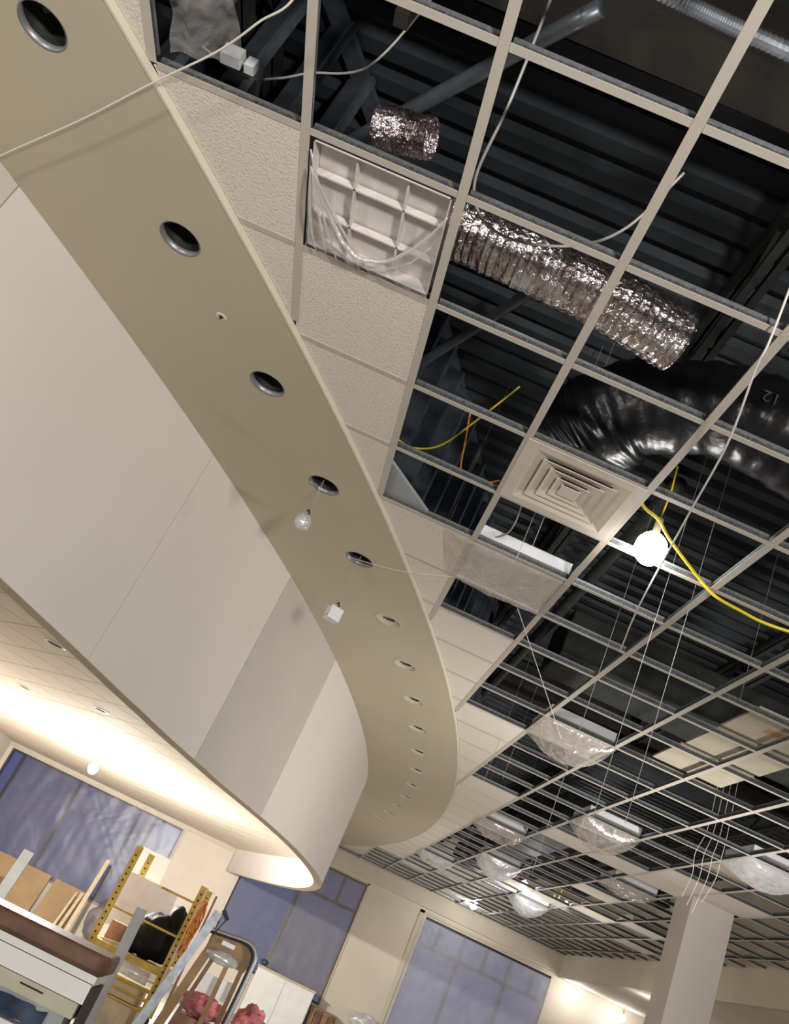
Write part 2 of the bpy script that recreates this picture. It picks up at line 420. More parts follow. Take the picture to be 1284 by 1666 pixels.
def strip(mb, ya, yb, n, prof):
    rows = []
    for k in range(n + 1):
        y = ya + (yb - ya) * k / n; rows.append([rel(wallpt(y, o, lerp(ZB, y) + z if z < 1 else z)) for o, z in prof])
    p = len(prof); vs = [v for r_ in rows for v in r_]
    fs = [(k * p + j, k * p + (j + 1) % p, (k + 1) * p + (j + 1) % p, (k + 1) * p + j) for k in range(n) for j in range(p)]
    fs += [tuple(range(p)), tuple(range(n * p, n * p + p))]
    mb.add(vs, fs)
strip(core, -5, 21.15, 150, [(-.014, .004), (-.014, ZR + .001), (-.115, ZR + .001), (-.115, .004)])
core.build('wall_core', 'board_light', wc, True)
rim = MB(); strip(rim, -5, 21.15, 150, [(.001, 0), (.001, .0035), (-.118, .0035), (-.118, 0)]); rim.build('bottom_rim', 'board_edge', wc)
JO = [(-5, -2.8, 'board_mid'), (-2.8, -.9, 'board_light'), (-.9, 1.6, 'board_mid'), (1.6, 3.44, 'board_light'), (3.44, 4.92, 'board_light'), (4.92, 6.5, 'board_dark'),
      (6.5, 8.6, 'board_light'), (8.6, 11.2, 'board_light'), (11.2, 13.6, 'board_mid'), (13.6, 16, 'board_light'), (16, 18.4, 'board_mid'), (18.4, 21.15, 'board_light')]
for ya, yb, mt in JO:
    p = MB(); strip(p, ya + .003, yb - .003, 16, [(0, .004), (0, ZR - .001), (-.0135, ZR - .001), (-.0135, .004)]); p.build('wall_panel', mt, wc, False)

# ---------------------------------------------------------------- lower ceiling inside the curved wall
def clip(poly, a, b, c):      # keep a*x+b*y<=c
    out = []
    for (x0, y0), (x1, y1) in zip(poly, poly[1:] + poly[:1]):
        d0, d1 = a * x0 + b * y0 - c, a * x1 + b * y1 - c
        if d0 <= 0: out.append((x0, y0))
        if (d0 < 0) != (d1 < 0) and abs(d0 - d1) > 1e-12:
            t = d0 / (d0 - d1); out.append((x0 + (x1 - x0) * t, y0 + (y1 - y0) * t))
    return out
lc = struct(empty('ceiling_lower', (-1.5, 12, ZL)), 'lower ceiling of tan square tiles set diagonally inside the curved wall')
L0 = Vector(lc.location)
q2 = math.sqrt(.5); full = None; ntile = 0; low_rest = MB()
for i in range(-6, 30):
    for j in range(-40, 10):
        s0 = 4.95 * q2 + C * i; t0 = C * j + .2     # s=(x+y)/sqrt2, t=(x-y)/sqrt2
        g = .007
        cor = [(s0 + g, t0 + g), (s0 + C - g, t0 + g), (s0 + C - g, t0 + C - g), (s0 + g, t0 + C - g)]
        poly = [((s + t) * q2, (s - t) * q2) for s, t in cor]
        cx_, cy_ = (s0 + C / 2 + t0 + C / 2) * q2, (s0 - t0) * q2
        if cy_ < 2.5 or cy_ > YF + .5 or cx_ < XL - .5: continue
        rr = RI + dr_(cy_) - .13
        p2 = clip(poly, -1, 0, -XL - .01); p2 = clip(p2, 0, 1, YF - .01) if p2 else p2
        tc_ = math.atan2(cy_ - CY, cx_ - CX)
        for dt in (-.03, -.015, 0, .015, .03):
            if not p2: break
            a_, b_ = math.cos(tc_ + dt), math.sin(tc_ + dt); p2 = clip(p2, a_, b_, rr + a_ * CX + b_ * CY)
        if len(p2) < 3: continue
        ar = abs(sum(x0 * y1 - x1 * y0 for (x0, y0), (x1, y1) in zip(p2, p2[1:] + p2[:1]))) / 2
        if ar < .01: continue
        # the tiles one can see past the curved wall stand as single boards
        if (cx_ > -4.6 and ntile < 298):
            if ar > .355:
                if full is None:
                    full = MB().prism([(x - cx_, y - cy_) for x, y in poly], 0, .018).mesh('ceiling_tile', 'low_tile')
                put('ceiling_tile', full, lc, (cx_ - L0.x, cy_ - L0.y, 0))
            else:
                MB().prism([(x - cx_, y - cy_) for x, y in p2], 0, .018).build('ceiling_tile', 'low_tile', lc).location = (cx_ - L0.x, cy_ - L0.y, 0)
            ntile += 1
        else:
            low_rest.prism([(x - L0.x, y - L0.y) for x, y in p2], 0, .018)
print('low tiles', ntile)
if low_rest.v:
    o = low_rest.build('ceiling_tile_field', 'low_tile', lc); o['kind'] = 'stuff'
bkp = [(XL + .01, 1.8)] + [wallpt(y, -.13, 0)[:2] for y in [1.8 + 19 * k / 40 for k in range(41)]] + [(XL + .01, 20.8)]
MB().prism([(x - L0.x, y - L0.y) for x, y in bkp], .018, .05).build('backing', 'joint', lc)

def ring_mesh(prof, mt, n=28): return MB().lathe(prof, n).mesh('trim_ring', mt, True)
low_ring = ring_mesh([(.075, .004), (.078, -.006), (.10, -.004), (.102, .0)], 'white_metal'); low_dark = MB().lathe([(.0001, -.0005), (.076, -.0005)], 24).mesh('baffle', 'joint')
LD = [(-1.12, 6.54, 'nearest the curved rim'), (-2.45, 10.45, 'farthest left'), (-1.12, 9.23, 'second along the curved rim'), (-1.6, 12.28, 'in the brightest patch'), (-.06, 15.41, 'beyond the work bulb'), (.23, 19.6, 'close to the far wall')]
for x, y, d in LD:
    o = thing('recessed_downlight', 'flush round downlight in the lower tiled ceiling, ' + d, 'downlight', (x, y, ZL - .001), group='lower ceiling downlights')
    put('trim_ring', low_ring, o); put('baffle', low_dark, o)

# ---------------------------------------------------------------- main ceiling grid
cg = struct(empty('ceiling', (3, 6, ZC)), 'open suspended ceiling grid with only some tiles in place')
G0 = Vector(cg.location)
def tee(mb, p, q, fw_=.036, hh=.042):
    p, q = Vector(p), Vector(q); up = Vector((0, 0, 1))
    mb.bar(p + up * .0015, q + up * .0015, fw_, .003); mb.bar(p + up * (.003 + hh / 2), q + up * (.003 + hh / 2), .0035, hh); mb.bar(p + up * (hh + .003), q + up * (hh + .003), .011, .012)
def tee_obj(name, mbs, parent, loc):
    """one tee: painted face and bare metal web in one mesh with two materials"""
    me = mbs.mesh(name, 'tee_face'); me.materials.append(MATS['tee_metal']); me.materials.append(MATS['tee_web'])
    top = max(v.co.z for v in me.vertices) - .013
    for p in me.polygons:
        if p.center.z > top - .0005: p.material_index = 1
        elif p.center.z > .0035: p.material_index = 2
    return me
U0, U1, V0, V1 = -4, 13, -6, 34
for u in range(U0, U1 + 1):
    x = u * C; segs = []
    if x < CX + RO - .02:
        h = math.sqrt((RO + .02) ** 2 - (x - CX) ** 2); segs = [(-5.5, CY - h), (CY + h, YF)]
    else: segs = [(-5.5, YF)]
    for a, b in segs:
        if b - a < .2: continue
        mb = MB(); tee(mb, (0, a - G0.y, 0), (0, b - G0.y, 0)); put('main_runner', tee_obj('main_runner', mb, cg, None), cg, (x - G0.x, 0, 0))
ct = MB(); tee(ct, (.019, 0, 0), (C - .019, 0, 0), .030, .036); ct_me = tee_obj('cross_tee', ct, cg, None)
rest = MB(); ncross = 0
for v in range(V0, V1 + 1):
    for u in range(U0, U1 + 1):
        x0, x1, y = u * C, (u + 1) * C, v * C
        if x1 > XR: x1 = XR
        xe = arc_x(y, RO + .010) if abs(y - CY) < RO else -99
        if xe > x1 - .05: continue
        near = -1 <= v <= 24 and u <= 5 + v * .5 and u >= 0
        if xe > x0:
            mb = MB(); tee(mb, (xe - x0, 0, 0), (x1 - x0 - .019, 0, 0), .032, .036)
            if near and ncross < 295: put('cross_tee', tee_obj('cross_tee', mb, cg, None), cg, (x0 - G0.x, y - G0.y, .0)); ncross += 1
            else: rest.add([(a + x0 - G0.x, b + y - G0.y, c) for a, b, c in mb.v], mb.f)
        elif near and ncross < 295:
            put('cross_tee', ct_me, cg, (x0 - G0.x, y - G0.y, 0)); ncross += 1
        else:
            mb = MB(); tee(mb, (.019, 0, 0), (x1 - x0 - .019, 0, 0), .032, .036); rest.add([(a + x0 - G0.x, b + y - G0.y, c) for a, b, c in mb.v], mb.f)
print('cross tees', ncross)
ro = put('cross_tee_field', tee_obj('cross_tee_field', rest, cg, None), cg); ro['kind'] = 'stuff'

# tiles: whole and cut
TT = {-4: -6, -3: -3, -2: -2, -1: 0, 0: 1, 1: 2, 2: 5, 3: 7, 4: 10, 5: 14}
cells = set()
for u, vs in TT.items():
    for v in range(vs, 35):
        if u == 5 and v > 28: continue
        if u == 4 and v > 32: continue
        cells.add((u, v))
for c_ in [(7, 15), (8, 15), (9, 14), (9, 15), (10, 14), (10, 15), (8, 23), (7, 27), (9, 23), (6, 29), (10, 22), (12, 24), (8, 31), (9, 19)]: cells.add(c_)
FIX = [(1, 1), (3, 5), (5, 9), (7, 13), (6, 17), (7, 21), (9, 25), (9, 17), (6, 25), (9, 11), (11, 21)]
cells -= set(FIX)
tmesh = MB().prism([(.004, .004), (C - .004, .004), (C - .004, C - .004), (.004, C - .004)], 0, .016).mesh('ceiling_tile', 'tile')
for u, v in sorted(cells):
    x0, y0 = u * C, v * C; pts_l = []; x1 = x0 + C - .004
    whole = all(arc_x(y0 + C * k / 8, RO + .010) < x0 for k in range(9))
    if whole:
        if (u, v) == (10, 15):   # notched round the column
            MB().prism([(.004, .004), (C - .004, .004), (C - .004, .13), (.004, .13)], 0, .016).build('ceiling_tile', 'tile', cg).location = (x0 - G0.x, y0 - G0.y, .003); continue
        put('ceiling_tile', tmesh, cg, (x0 - G0.x, y0 - G0.y, .003)); continue
    L, R_ = [], []
    for k in range(13):
        y = y0 + .004 + (C - .008) * k / 12; xl = max(x0 + .004, arc_x(y, RO + .010))
        if xl < x1 - .002: L.append((xl - x0, y - y0)); R_.append((x1 - x0, y - y0))
    if len(L) < 2: continue
    MB().prism([R_[0], R_[-1]] + L[::-1], 0, .016).build('ceiling_tile', 'tile', cg).location = (x0 - G0.x, y0 - G0.y, .003)

# ---------------------------------------------------------------- roof deck, beams, joists, stud framing above the grid
dk = MB(); pitch = .19; y = -9.0; k = 0; prof = []
while y < YF + .2:
    prof += [(y, ZD), (y + .085, ZD), (y + .105, ZD + .06), (y + .17, ZD + .06)]; y += pitch
vs = []
for yy, z in prof: vs += [(XL - .2, yy, z), (12, yy, z)]
dk.add(vs, [(2 * i, 2 * i + 1, 2 * i + 3, 2 * i + 2) for i in range(len(prof) - 1)])
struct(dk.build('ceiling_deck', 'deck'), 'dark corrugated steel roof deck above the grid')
def ibeam(name, label, a, b, hh, ww, mt):
    mb = MB(); a, b = Vector(a), Vector(b); z = Vector((0, 0, 1))
    mb.bar(a, b, ww, .02); mb.bar(a + z * hh, b + z * hh, ww, .02); mb.bar(a + z * hh / 2, b + z * hh / 2, .015, hh - .02)
    o = mb.build(name, mt); return struct(o, label)
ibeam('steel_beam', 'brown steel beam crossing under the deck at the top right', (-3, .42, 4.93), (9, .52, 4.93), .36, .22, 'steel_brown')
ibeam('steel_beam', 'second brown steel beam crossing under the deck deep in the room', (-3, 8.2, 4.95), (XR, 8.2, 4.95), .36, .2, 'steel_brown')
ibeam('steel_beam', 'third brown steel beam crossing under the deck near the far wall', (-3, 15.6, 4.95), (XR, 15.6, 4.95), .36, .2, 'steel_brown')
def joist(x, ya, yb, zb, label):
    root = struct(empty('bar_joist', (x, ya, zb)), label); L = yb - ya; h = ZD - zb - .01
    for z in (0, h):
        for s in (-.03, .03): MB().bar((s, 0, z), (s, L, z), .04, .05).build('chord', 'joist', root)
    wbm = MB(); n = int(L / .55)
    for i in range(n): wbm.bar((0, L * i / n, 0 if i % 2 else h), (0, L * (i + 1) / n, h if i % 2 else 0), .022, .022)
    wbm.build('web', 'joist', root)
joist(2.52, -2, YF, 5.02, 'open web steel joist running over the black duct'); joist(-.18, -2, YF, 5.02, 'open web steel joist over the leftmost open cell')
joist(4.6, -2, YF, 5.05, 'open web steel joist over the middle of the grid'); joist(6.7, -2, YF, 5.05, 'open web steel joist nearest the right bulkhead')
# vertical strut in the cell left of the pipe
tag(MB().bar((.80, .30, 4.3), (.80, .30, 5.35), .06, .05).build('strut', 'steel_brown'), 'dark vertical steel strut beside the grey pipe', 'strut')
fr = struct(empty('wall_framing', (1.5, 4.5, ZC)), 'row of galvanised steel studs above the soffit edge'); F0 = Vector(fr.location)
RS = RO - .12
st_me = None
for k in range(78):
    t = math.radians(-37 + k * .62); p = Vector(pol(RS, t, ZC + .02))
    mb = MB(); mb.box((-.07, -.002, 0), (.07, .002, ZD - ZC - .04)); mb.box((-.072, -.002, 0), (-.068, .04, ZD - ZC - .04)); mb.box((.068, -.002, 0), (.072, .04, ZD - ZC - .04))
    if st_me is None: st_me = mb.mesh('stud', 'stud')
    put('stud', st_me, fr, tuple(p - F0), (0, 0, t))
trk = MB()
for k in range(60):
    a, b = math.radians(-37 + k * .8), math.radians(-37 + (k + 1) * .8)
    for z in (ZC + .01, ZD - .03): trk.bar(Vector(pol(RS, a, z)) - F0, Vector(pol(RS, b, z)) - F0, .10, .03)
trk.build('track', 'stud', fr)
bkd = MB()
for k in range(60):
    a, b = math.radians(-37 + k * .8), math.radians(-37 + (k + 1) * .8)
    bkd.add([pol(RI - .05, a, ZR + .03), pol(RI - .05, b, ZR + .03), pol(RI - .05, b, ZD), pol(RI - .05, a, ZD)], [(0, 1, 2, 3)])
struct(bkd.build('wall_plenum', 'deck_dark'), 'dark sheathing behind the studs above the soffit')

# ================================================================== THINGS
ORD = ['first', 'second', 'third', 'fourth', 'fifth', 'sixth', 'seventh', 'eighth', 'ninth', 'tenth', 'eleventh', 'twelfth', 'thirteenth', 'fourteenth', 'fifteenth', 'sixteenth']
can_me = MB().lathe([(HR - .003, -.002), (HR - .003, .20), (.0001, .20)], 32).mesh('can', 'black_can', True)
lip_me = MB().lathe([(HR - .004, .006), (HR - .004, -.003), (HR + .008, -.002), (HR + .009, .0)], 36).mesh('trim_ring', 'bead', True)
tan_me = MB().lathe([(HR - .004, .006), (HR - .004, -.003), (HR + .008, -.002), (HR + .009, .0)], 36).mesh('trim_ring', 'bead_tan', True)
rim_me = MB().lathe([(HR - .005, .028), (HR - .005, -.001), (HR + .002, -.001), (HR + .002, .0)], 36).mesh('trim_ring', 'grey_metal', True)
socket_me = MB().lathe([(.0001, .10), (.03, .10), (.032, .12), (.032, .19)], 16).mesh('socket', 'grey_metal', True)
strap_me = MB().bar((-.095, 0, .12), (.095, 0, .12), .02, .004).bar((.04, -.08, .15), (.04, .08, .15), .015, .004).mesh('bracket', 'grey_metal')
baf_me = MB().lathe([(.0001, .016), (.072, .016), (.088, .004), (HR - .002, .0)], 32).mesh('baffle', 'bead_tan', True)
slot_me = MB().box((-.05, -.004, .010), (.05, .004, .0155)).box((-.03, .025, .011), (.04, .031, .0155)).mesh('slot', 'hole')
for i, (td, rc) in enumerate(HOLES):
    p = pol(rc, math.radians(td), ZR)
    if i < 5:
        o = thing('recessed_downlight', f'open black downlight can in the curved soffit, {ORD[i]} from the top left', 'downlight', p, math.radians(td), 'soffit downlights')
        put('can', can_me, o); put('trim_ring', rim_me, o); put('socket', socket_me, o); put('bracket', strap_me, o)
    else:
        o = thing('recessed_downlight', f'flush beige downlight trim in the curved soffit, {ORD[i]} from the top left', 'downlight', p, math.radians(td), 'soffit downlights')
        b = put('baffle', baf_me, o); put('trim_ring', tan_me, o); put('slot', slot_me, b)
# sprinkler head stub between the second and third openings
o = thing('sprinkler_stub', 'tiny sprinkler outlet between second and third soffit downlights', 'sprinkler', pol(25.16, math.radians(-26.9), ZR))
MB().lathe([(.0001, .002), (.014, .002), (.016, -.006), (.028, -.003), (.03, .0)], 20).build('escutcheon', 'bead', o, True); MB().lathe([(.0001, -.012), (.008, -.010), (.008, .0)], 12).build('nozzle', 'hole', o, True)
# plastic-wrapped trims hanging from the fourth and fifth openings
for (x, y), zz, lab in (((.87, 3.16), 3.68, 'clear plastic wrapped lamp dangling from the fourth soffit opening'), ((1.21, 4.02), 3.53, 'white wrapped lamp dangling by a wire from the fifth soffit opening')):
    o = thing('hanging_lamp', lab, 'lamp', (x, y, zz), .4, 'lamps hanging from the soffit'); hh = ZR + .1 - zz
    MB().tube(spline([(0, 0, .05), (.01, .01, hh * .4), (-.005, .0, hh * .75), (0, 0, hh)], 5), .0028, 6).build('wire', 'wire', o)
    MB().tube([(0, 0, .045), (.012, .0, .065), (0, 0, .085), (-.008, 0, .07)], .006, 6).build('clip', 'black_can', o)
    if zz > 3.6: MB().ball((0, 0, 0), .05, 16, 10, (1, .9, 1.05), lambda d: 1 + .18 * nz(d.x * 3, d.y * 3, d.z * 3)).build('lamp_body', 'film_bright', o, True); MB().ball((0, 0, 0), .03, 12, 8, (1, 1, 1.2)).build('reflector', 'white_metal', o, True)
    else: MB().box((-.045, -.04, -.05), (.045, .04, .04)).build('lamp_body', 'white_metal', o); MB().grid(lambda u, v: ((u - .5) * .10, (v - .5) * .09, .045 - .09 * abs(u - .5) ** 2 * 4 + .012 * nz(u * 5, v * 5)), 8, 8).build('wrapping', 'film_bright', o, True)

# ---------------------------------------------------------------- troffers
def troffer(h=.125, a=.012, mt='white_metal'):
    o = empty('troffer_light')
    b = C - a
    mb = MB()
    mb.box((a, a, .004), (b, a + .004, h)); mb.box((a, b - .004, .004), (b, b, h)); mb.box((a, a, .004), (a + .004, b, h)); mb.box((b - .004, a, .004), (b, b, h)); mb.box((a, a, h - .004), (b, b, h))
    mb.build('housing', mt, o)
    lip = MB(); lip.box((a, a - .005, .018), (b, a, .034)); lip.build('slotted_rail', 'hole', o)
    return o
def louvre(o):
    for k in (1, 2):
        MB().box((.04, C * k / 3 - .004, .02), (C - .04, C * k / 3 + .004, .05)).build('louvre_blade', 'lens', o); MB().box((C * k / 3 - .004, .04, .02), (C * k / 3 + .004, C - .04, .05)).build('louvre_blade', 'lens', o)
    MB().box((.04, .04, .060), (C - .04, C - .04, .066)).build('reflector', 'lens', o)
first = troffer(); MB().box((.02, .02, .012), (C - .02, C - .02, .02)).build('lens', 'lens', first)
used = False
FL = {(1, 1): 'open louvred square light fixture behind torn plastic near the soffit', (3, 5): 'white square light fixture past the diffuser, bagged below', (5, 9): 'square light fixture with a rounded plastic bag mid ceiling',
      (7, 13): 'square light fixture with a rounded bag left of the column', (6, 17): 'square light fixture bagged beside the soffit tiles', (7, 21): 'bagged square light fixture before the hanging bright bulb', (9, 25): 'square light fixture bagged nearest the far wall bulbs',
      (9, 17): 'square light fixture just left of the column top', (6, 25): 'farthest bagged square light fixture by the soffit end', (9, 11): 'square light fixture right of the column at the photo edge', (11, 21): 'square light fixture nearest the right bulkhead'}
for (u, v) in FIX:
    if (u, v) == (1, 1): o = troffer(.075, .034, 'lens'); louvre(o)
    elif not used: o = first; used = True
    else: o = copy_tree(first)
    o.location = (u * C, v * C, ZC); tag(o, FL[(u, v)], 'light fixture', 'square ceiling light fixtures')
# torn film in the nearest troffer: swags from its two upper corners, covers the lower half
def torn(u, v):
    top = .93 - .62 * math.sin(PI * u) ** .8 - .08 * u
    t = v * top; x = .03 + .55 * u; y = .58 - .55 * t
    z = -.008 - .05 * math.sin(PI * u) * v ** 2 + .014 * nz(u * 7 + t * 3, t * 2.5) + .008 * nz(u * 16, t * 5) - .02 * math.sin(PI * u) * math.sin(PI * min(1, t * 1.2))
    return (C + x, C + y, ZC + min(z, .012))
tf = thing('plastic_film', 'torn clear plastic film sagging across the louvred light fixture', 'plastic film', (1.5 * C, 1.5 * C, ZC), group='films over ceiling lights')
T0 = Vector(tf.location)
MB().grid(lambda u, v: tuple(Vector(torn(u, v)) - T0), 60, 40).build('sheet', 'film_clear', tf, True)
hem = [Vector(torn(k / 30, 1.0)) - T0 for k in range(31)]
MB().tube(hem, lambda t: .004 + .006 * math.sin(PI * t) , 8).build('hem', 'film_dense', tf, True)
for k in range(6):     # gathered folds fanning out from the upper left corner
    e = Vector(torn(.10 + .09 * k, .02 + .1 * (k % 2))) - T0; st = Vector(torn(.02, .96)) - T0
    MB().tube([st + (e - st) * t + Vector((0, 0, -.012 - .02 * math.sin(PI * t))) + Vector((.015 - .02 * (k < 1), .0, 0)) * math.sin(PI * t) * (1 - k / 6) for t in [i / 10 for i in range(11)]], lambda t: .002 + .004 * math.sin(PI * t), 6).build('fold', 'film_dense', tf, True)
MB().tube([Vector(torn(.40 + .55 * t, .80 - .45 * (1 - t))) - T0 + Vector((0, 0, -.01)) for t in [i / 10 for i in range(11)]], lambda t: .002 + .004 * math.sin(PI * t), 6).build('fold', 'film_dense', tf, True)
def bag(u, v, depth, mt, lab, seed, skew=.0, ext=.0):
    def fn(a, b):
        x = u * C - .02 + (C + .04) * a; y = v * C + .01 + (C - .02) * b
        e = (math.sin(PI * min(1, max(0, a))) ** .55) * (math.sin(PI * min(1, max(0, b))) ** .5)
        z = -.012 - depth * e * (1 + skew * (a - .5)) + .03 * e * abs(nz(a * 4 + seed, b * 5)) + .03 * e * abs(nz(a * 9 + b * 5, b * 3 + seed)) + .01 * e * nz(a * 20, b * 17 + seed)
        return (x - ext * (1 - a) * (1 - b), y, ZC + z)
    return tag(MB().grid(fn, 44, 44).build('plastic_film', mt, None, True), lab, 'plastic film', 'films over ceiling lights')
bag(3, 5, .085, 'film_bag', 'crumpled plastic bag under the light fixture past the diffuser', 2, -.5, .16)
bag(5, 9, .20, 'film_bag', 'rounded plastic bag bellying under the mid ceiling light', 5)
bag(7, 13, .24, 'film_bag', 'rounded plastic bag hanging under the light left of the column', 9)
bag(6, 17, .16, 'film_bag', 'flat plastic bag under the light beside the soffit tiles', 12)
bag(7, 21, .26, 'film_bright', 'shiny plastic bag under the light before the bright bulb', 15)
bag(9, 25, .26, 'film_bright', 'shiny plastic bag under the light nearest the far bulbs', 19)
bag(6, 25, .16, 'film_bright', 'thin plastic bag under the light by the soffit end', 21)
bag(9, 11, .16, 'film_bright', 'bright plastic bag under the light at the right photo edge', 25)
bag(9, 17, .10, 'film_bag', 'flat plastic film under the light left of the column top', 29)

# ---------------------------------------------------------------- square diffuser in cell (3,3)
df = thing('air_diffuser', 'square stepped ceiling air diffuser with nested cones', 'air diffuser', (3 * C + C / 2, 3 * C + C / 2, ZC))
def frame(a, za, b, zb, mt, name, par):
    vs = []
    for s, z in ((a, za), (b, zb), (b, zb + .004), (a, za + .004)): vs += [(-s, -s, z), (s, -s, z), (s, s, z), (-s, s, z)]
    fs = []
    for r_ in range(4):
        n_ = (r_ + 1) % 4
        for k in range(4): fs.append((r_ * 4 + k, r_ * 4 + (k + 1) % 4, n_ * 4 + (k + 1) % 4, n_ * 4 + k))
    return MB().add(vs, fs).build(name, mt, par)
frame(.302, -.003, .245, -.002, 'diffuser', 'outer_plate', df)
frame(.247, -.002, .170, .022, 'diffuser', 'cone', df); frame(.190, -.003, .120, .020, 'diffuser', 'cone', df); frame(.140, -.004, .070, .018, 'diffuser', 'cone', df)
frame(.088, -.006, .040, .008, 'diffuser', 'cone', df); MB().box((-.05, -.05, -.008), (.05, .05, -.005)).build('centre_plate', 'diffuser', df)
MB().lathe([(.17, .06), (.17, .16)], 28).build('neck', 'black_can', df, True); MB().box((-.21, -.21, .055), (.21, .21, .06)).build('backpan', 'black_can', df)

# ---------------------------------------------------------------- ducts, pipes, conduit
n = 130
def foil(pts, r, name, label, nn=None, par=None):
    P = spline(pts, 34)
    o = MB().tube(P, lambda t: r, 28, False, lambda i, a: 1 + .028 * math.sin(i * 1.9) + .05 * nz(i * .09, a * 1.4) + .03 * nz(i * .45, a * 4)).build(name, 'foil', None, False)
    return tag(o, label, 'duct')
foil([(1.12, 1.12, 4.33), (1.45, 1.10, 4.31), (1.85, 1.12, 4.30), (2.22, 1.18, 4.29)], .135, 'foil_duct', 'long crinkled silver foil flexible duct lying above the grid')
foil([(.76, .82, 4.36), (.83, .80, 4.36), (.90, .79, 4.36), (.98, .77, 4.36)], .082, 'foil_duct', 'short silver foil duct elbow above the louvred light')
P = spline([(2.06, 2.36, 4.36), (2.14, 2.26, 4.46), (2.32, 2.04, 4.58), (2.75, 1.86, 4.62), (3.3, 1.86, 4.60), (4.1, 2.1, 4.6)], 22)
o = MB().tube(P, lambda t: .26 + .03 * math.sin(t * 9), 36, True, lambda i, a: 1 + .10 * nz(i * .09, a * 1.1) + .05 * nz(i * .35, a * 2.3) + .015 * math.sin(i * 1.3)).build('black_duct', 'black_plastic', None, True)
tag(o, 'thick glossy black plastic wrapped duct above the diffuser', 'duct')
fc = bpy.data.curves.new('size_print', 'FONT'); fc.body = '12'; fc.size = .085; fc.align_x = 'CENTER'; fc.align_y = 'CENTER'
fo = bpy.data.objects.new('size_print', fc); COL.objects.link(fo)
bpy.context.view_layer.update()
pm = bpy.data.meshes.new_from_object(fo.evaluated_get(bpy.context.evaluated_depsgraph_get())); bpy.data.objects.remove(fo); pm.name = 'size_print'
pm.materials.clear(); pm.materials.append(MATS['print_grey'])
pn = Vector((-.16, -.96, -.14)).normalized(); px_ = Vector((-.92, .12, .06)); px_ = (px_ - pn * px_.dot(pn)).normalized(); py_ = pn.cross(px_)
pr_ = put('size_print', pm, o); mm = Matrix.Identity(4)
for i_ in range(3): mm[i_][0], mm[i_][1], mm[i_][2] = px_[i_], py_[i_], pn[i_]
mm.translation = Vector((2.785, 1.602, 4.574)) + pn * .022; pr_.matrix_local = mm
def cable(name, pts, r, mt, label, cat, nn=8, sides=6, wob=None):
    return tag(MB().tube(spline(pts, nn), r, sides, True, wob).build(name, mt, None, True), label, cat)
cable('steel_pipe', [(1.38, .33, 4.8), (1.3, .42, 4.8), (.57, 1.29, 4.8), (.33, 1.58, 4.8)], .034, 'pipe', 'straight grey pipe slanting over the upper open cells', 'pipe', 2, 14)
cable('steel_pipe', [(1.62, 1.69, 4.8), (1.52, 1.90, 4.8), (1.19, 2.61, 4.8), (1.05, 2.92, 4.8)], .030, 'pipe', 'straight grey pipe slanting under the silver duct', 'pipe', 2, 14)
P = spline([(.9, -.14, 4.33), (1.6, -.12, 4.30), (2.0, -.10, 4.30), (3.2, -.05, 4.32)], 70)
tag(MB().tube(P, lambda t: .024, 12, True, lambda i, a: 1.0 + .14 * (i % 2)).build('flex_conduit', 'galv', None, False), 'ribbed metal flexible conduit at the top right corner', 'conduit')
cable('water_pipe', [(2.86, 3.0, 4.9), (2.86, 9, 4.9), (2.86, 15.4, 4.9)], .05, 'joist', 'long dark pipe running away above the middle of the grid', 'pipe', 3, 12)
# sheet metal duct boxes deeper in the plenum
def rduct(name, a, b, mt, label):
    o = MB().box(a, b).build(name, mt); bv = o.modifiers.new('edge', 'BEVEL'); bv.width = .012; bv.segments = 2
    return tag(o, label, 'duct')
rduct('sheet_duct', (3.0, 5.6, 4.6), (7.6, 6.3, 5.04), 'joist', 'dark rectangular sheet metal duct crossing above the middle lights')
rduct('sheet_duct', (4.75, 11.0, 4.5), (5.35, 19.0, 4.94), 'joist', 'dark rectangular sheet metal duct running toward the far wall')

# loose boards lying on top of the grid
for i, (u0, v0, lab) in enumerate([(6.5, 6.05, 'tan ceiling tile with a red stamp lying on the grid at right'), (6.52, 7.06, 'second tan tile lying loose across the grid at right'), (6.5, 8.05, 'third tan tile lying loose across the grid, nearest mid ceiling bag')]):
    o = thing('loose_tile', lab, 'tile', (u0 * C + C / 2, v0 * C + C / 2, ZC + .075), .0, 'loose tiles on the grid')
    MB().box((-.30, -.29, -.008), (.30, .27, .008)).build('board', 'loose_tan', o)
    if i == 0: MB().box((-.10, -.05, -.0095), (.02, .05, -.008)).build('stamp', 'red_mark', o)
o = thing('loose_tile', 'tan tile lying loose on the grid right of the column top', 'tile', (5.85, 7.75, ZC + .06), .1, 'loose tiles on the grid'); MB().box((-.25, -.2, -.008), (.25, .2, .008)).build('board', 'loose_tan', o)
# white offcut standing on the tiles at the soffit edge
mb = MB().add([(1.20, 2.62, ZC + .03), (1.215, 3.06, ZC + .03), (1.52, 3.05, ZC + .03), (1.20, 2.62, ZC + .05), (1.215, 3.06, ZC + .05), (1.52, 3.05, ZC + .05)], [(0, 1, 2), (5, 4, 3), (0, 3, 4, 1), (1, 4, 5, 2), (2, 5, 3, 0)])
tag(mb.build('board_offcut', 'grey_board'), 'pale triangular board offcut in the open cell by the soffit edge', 'board')
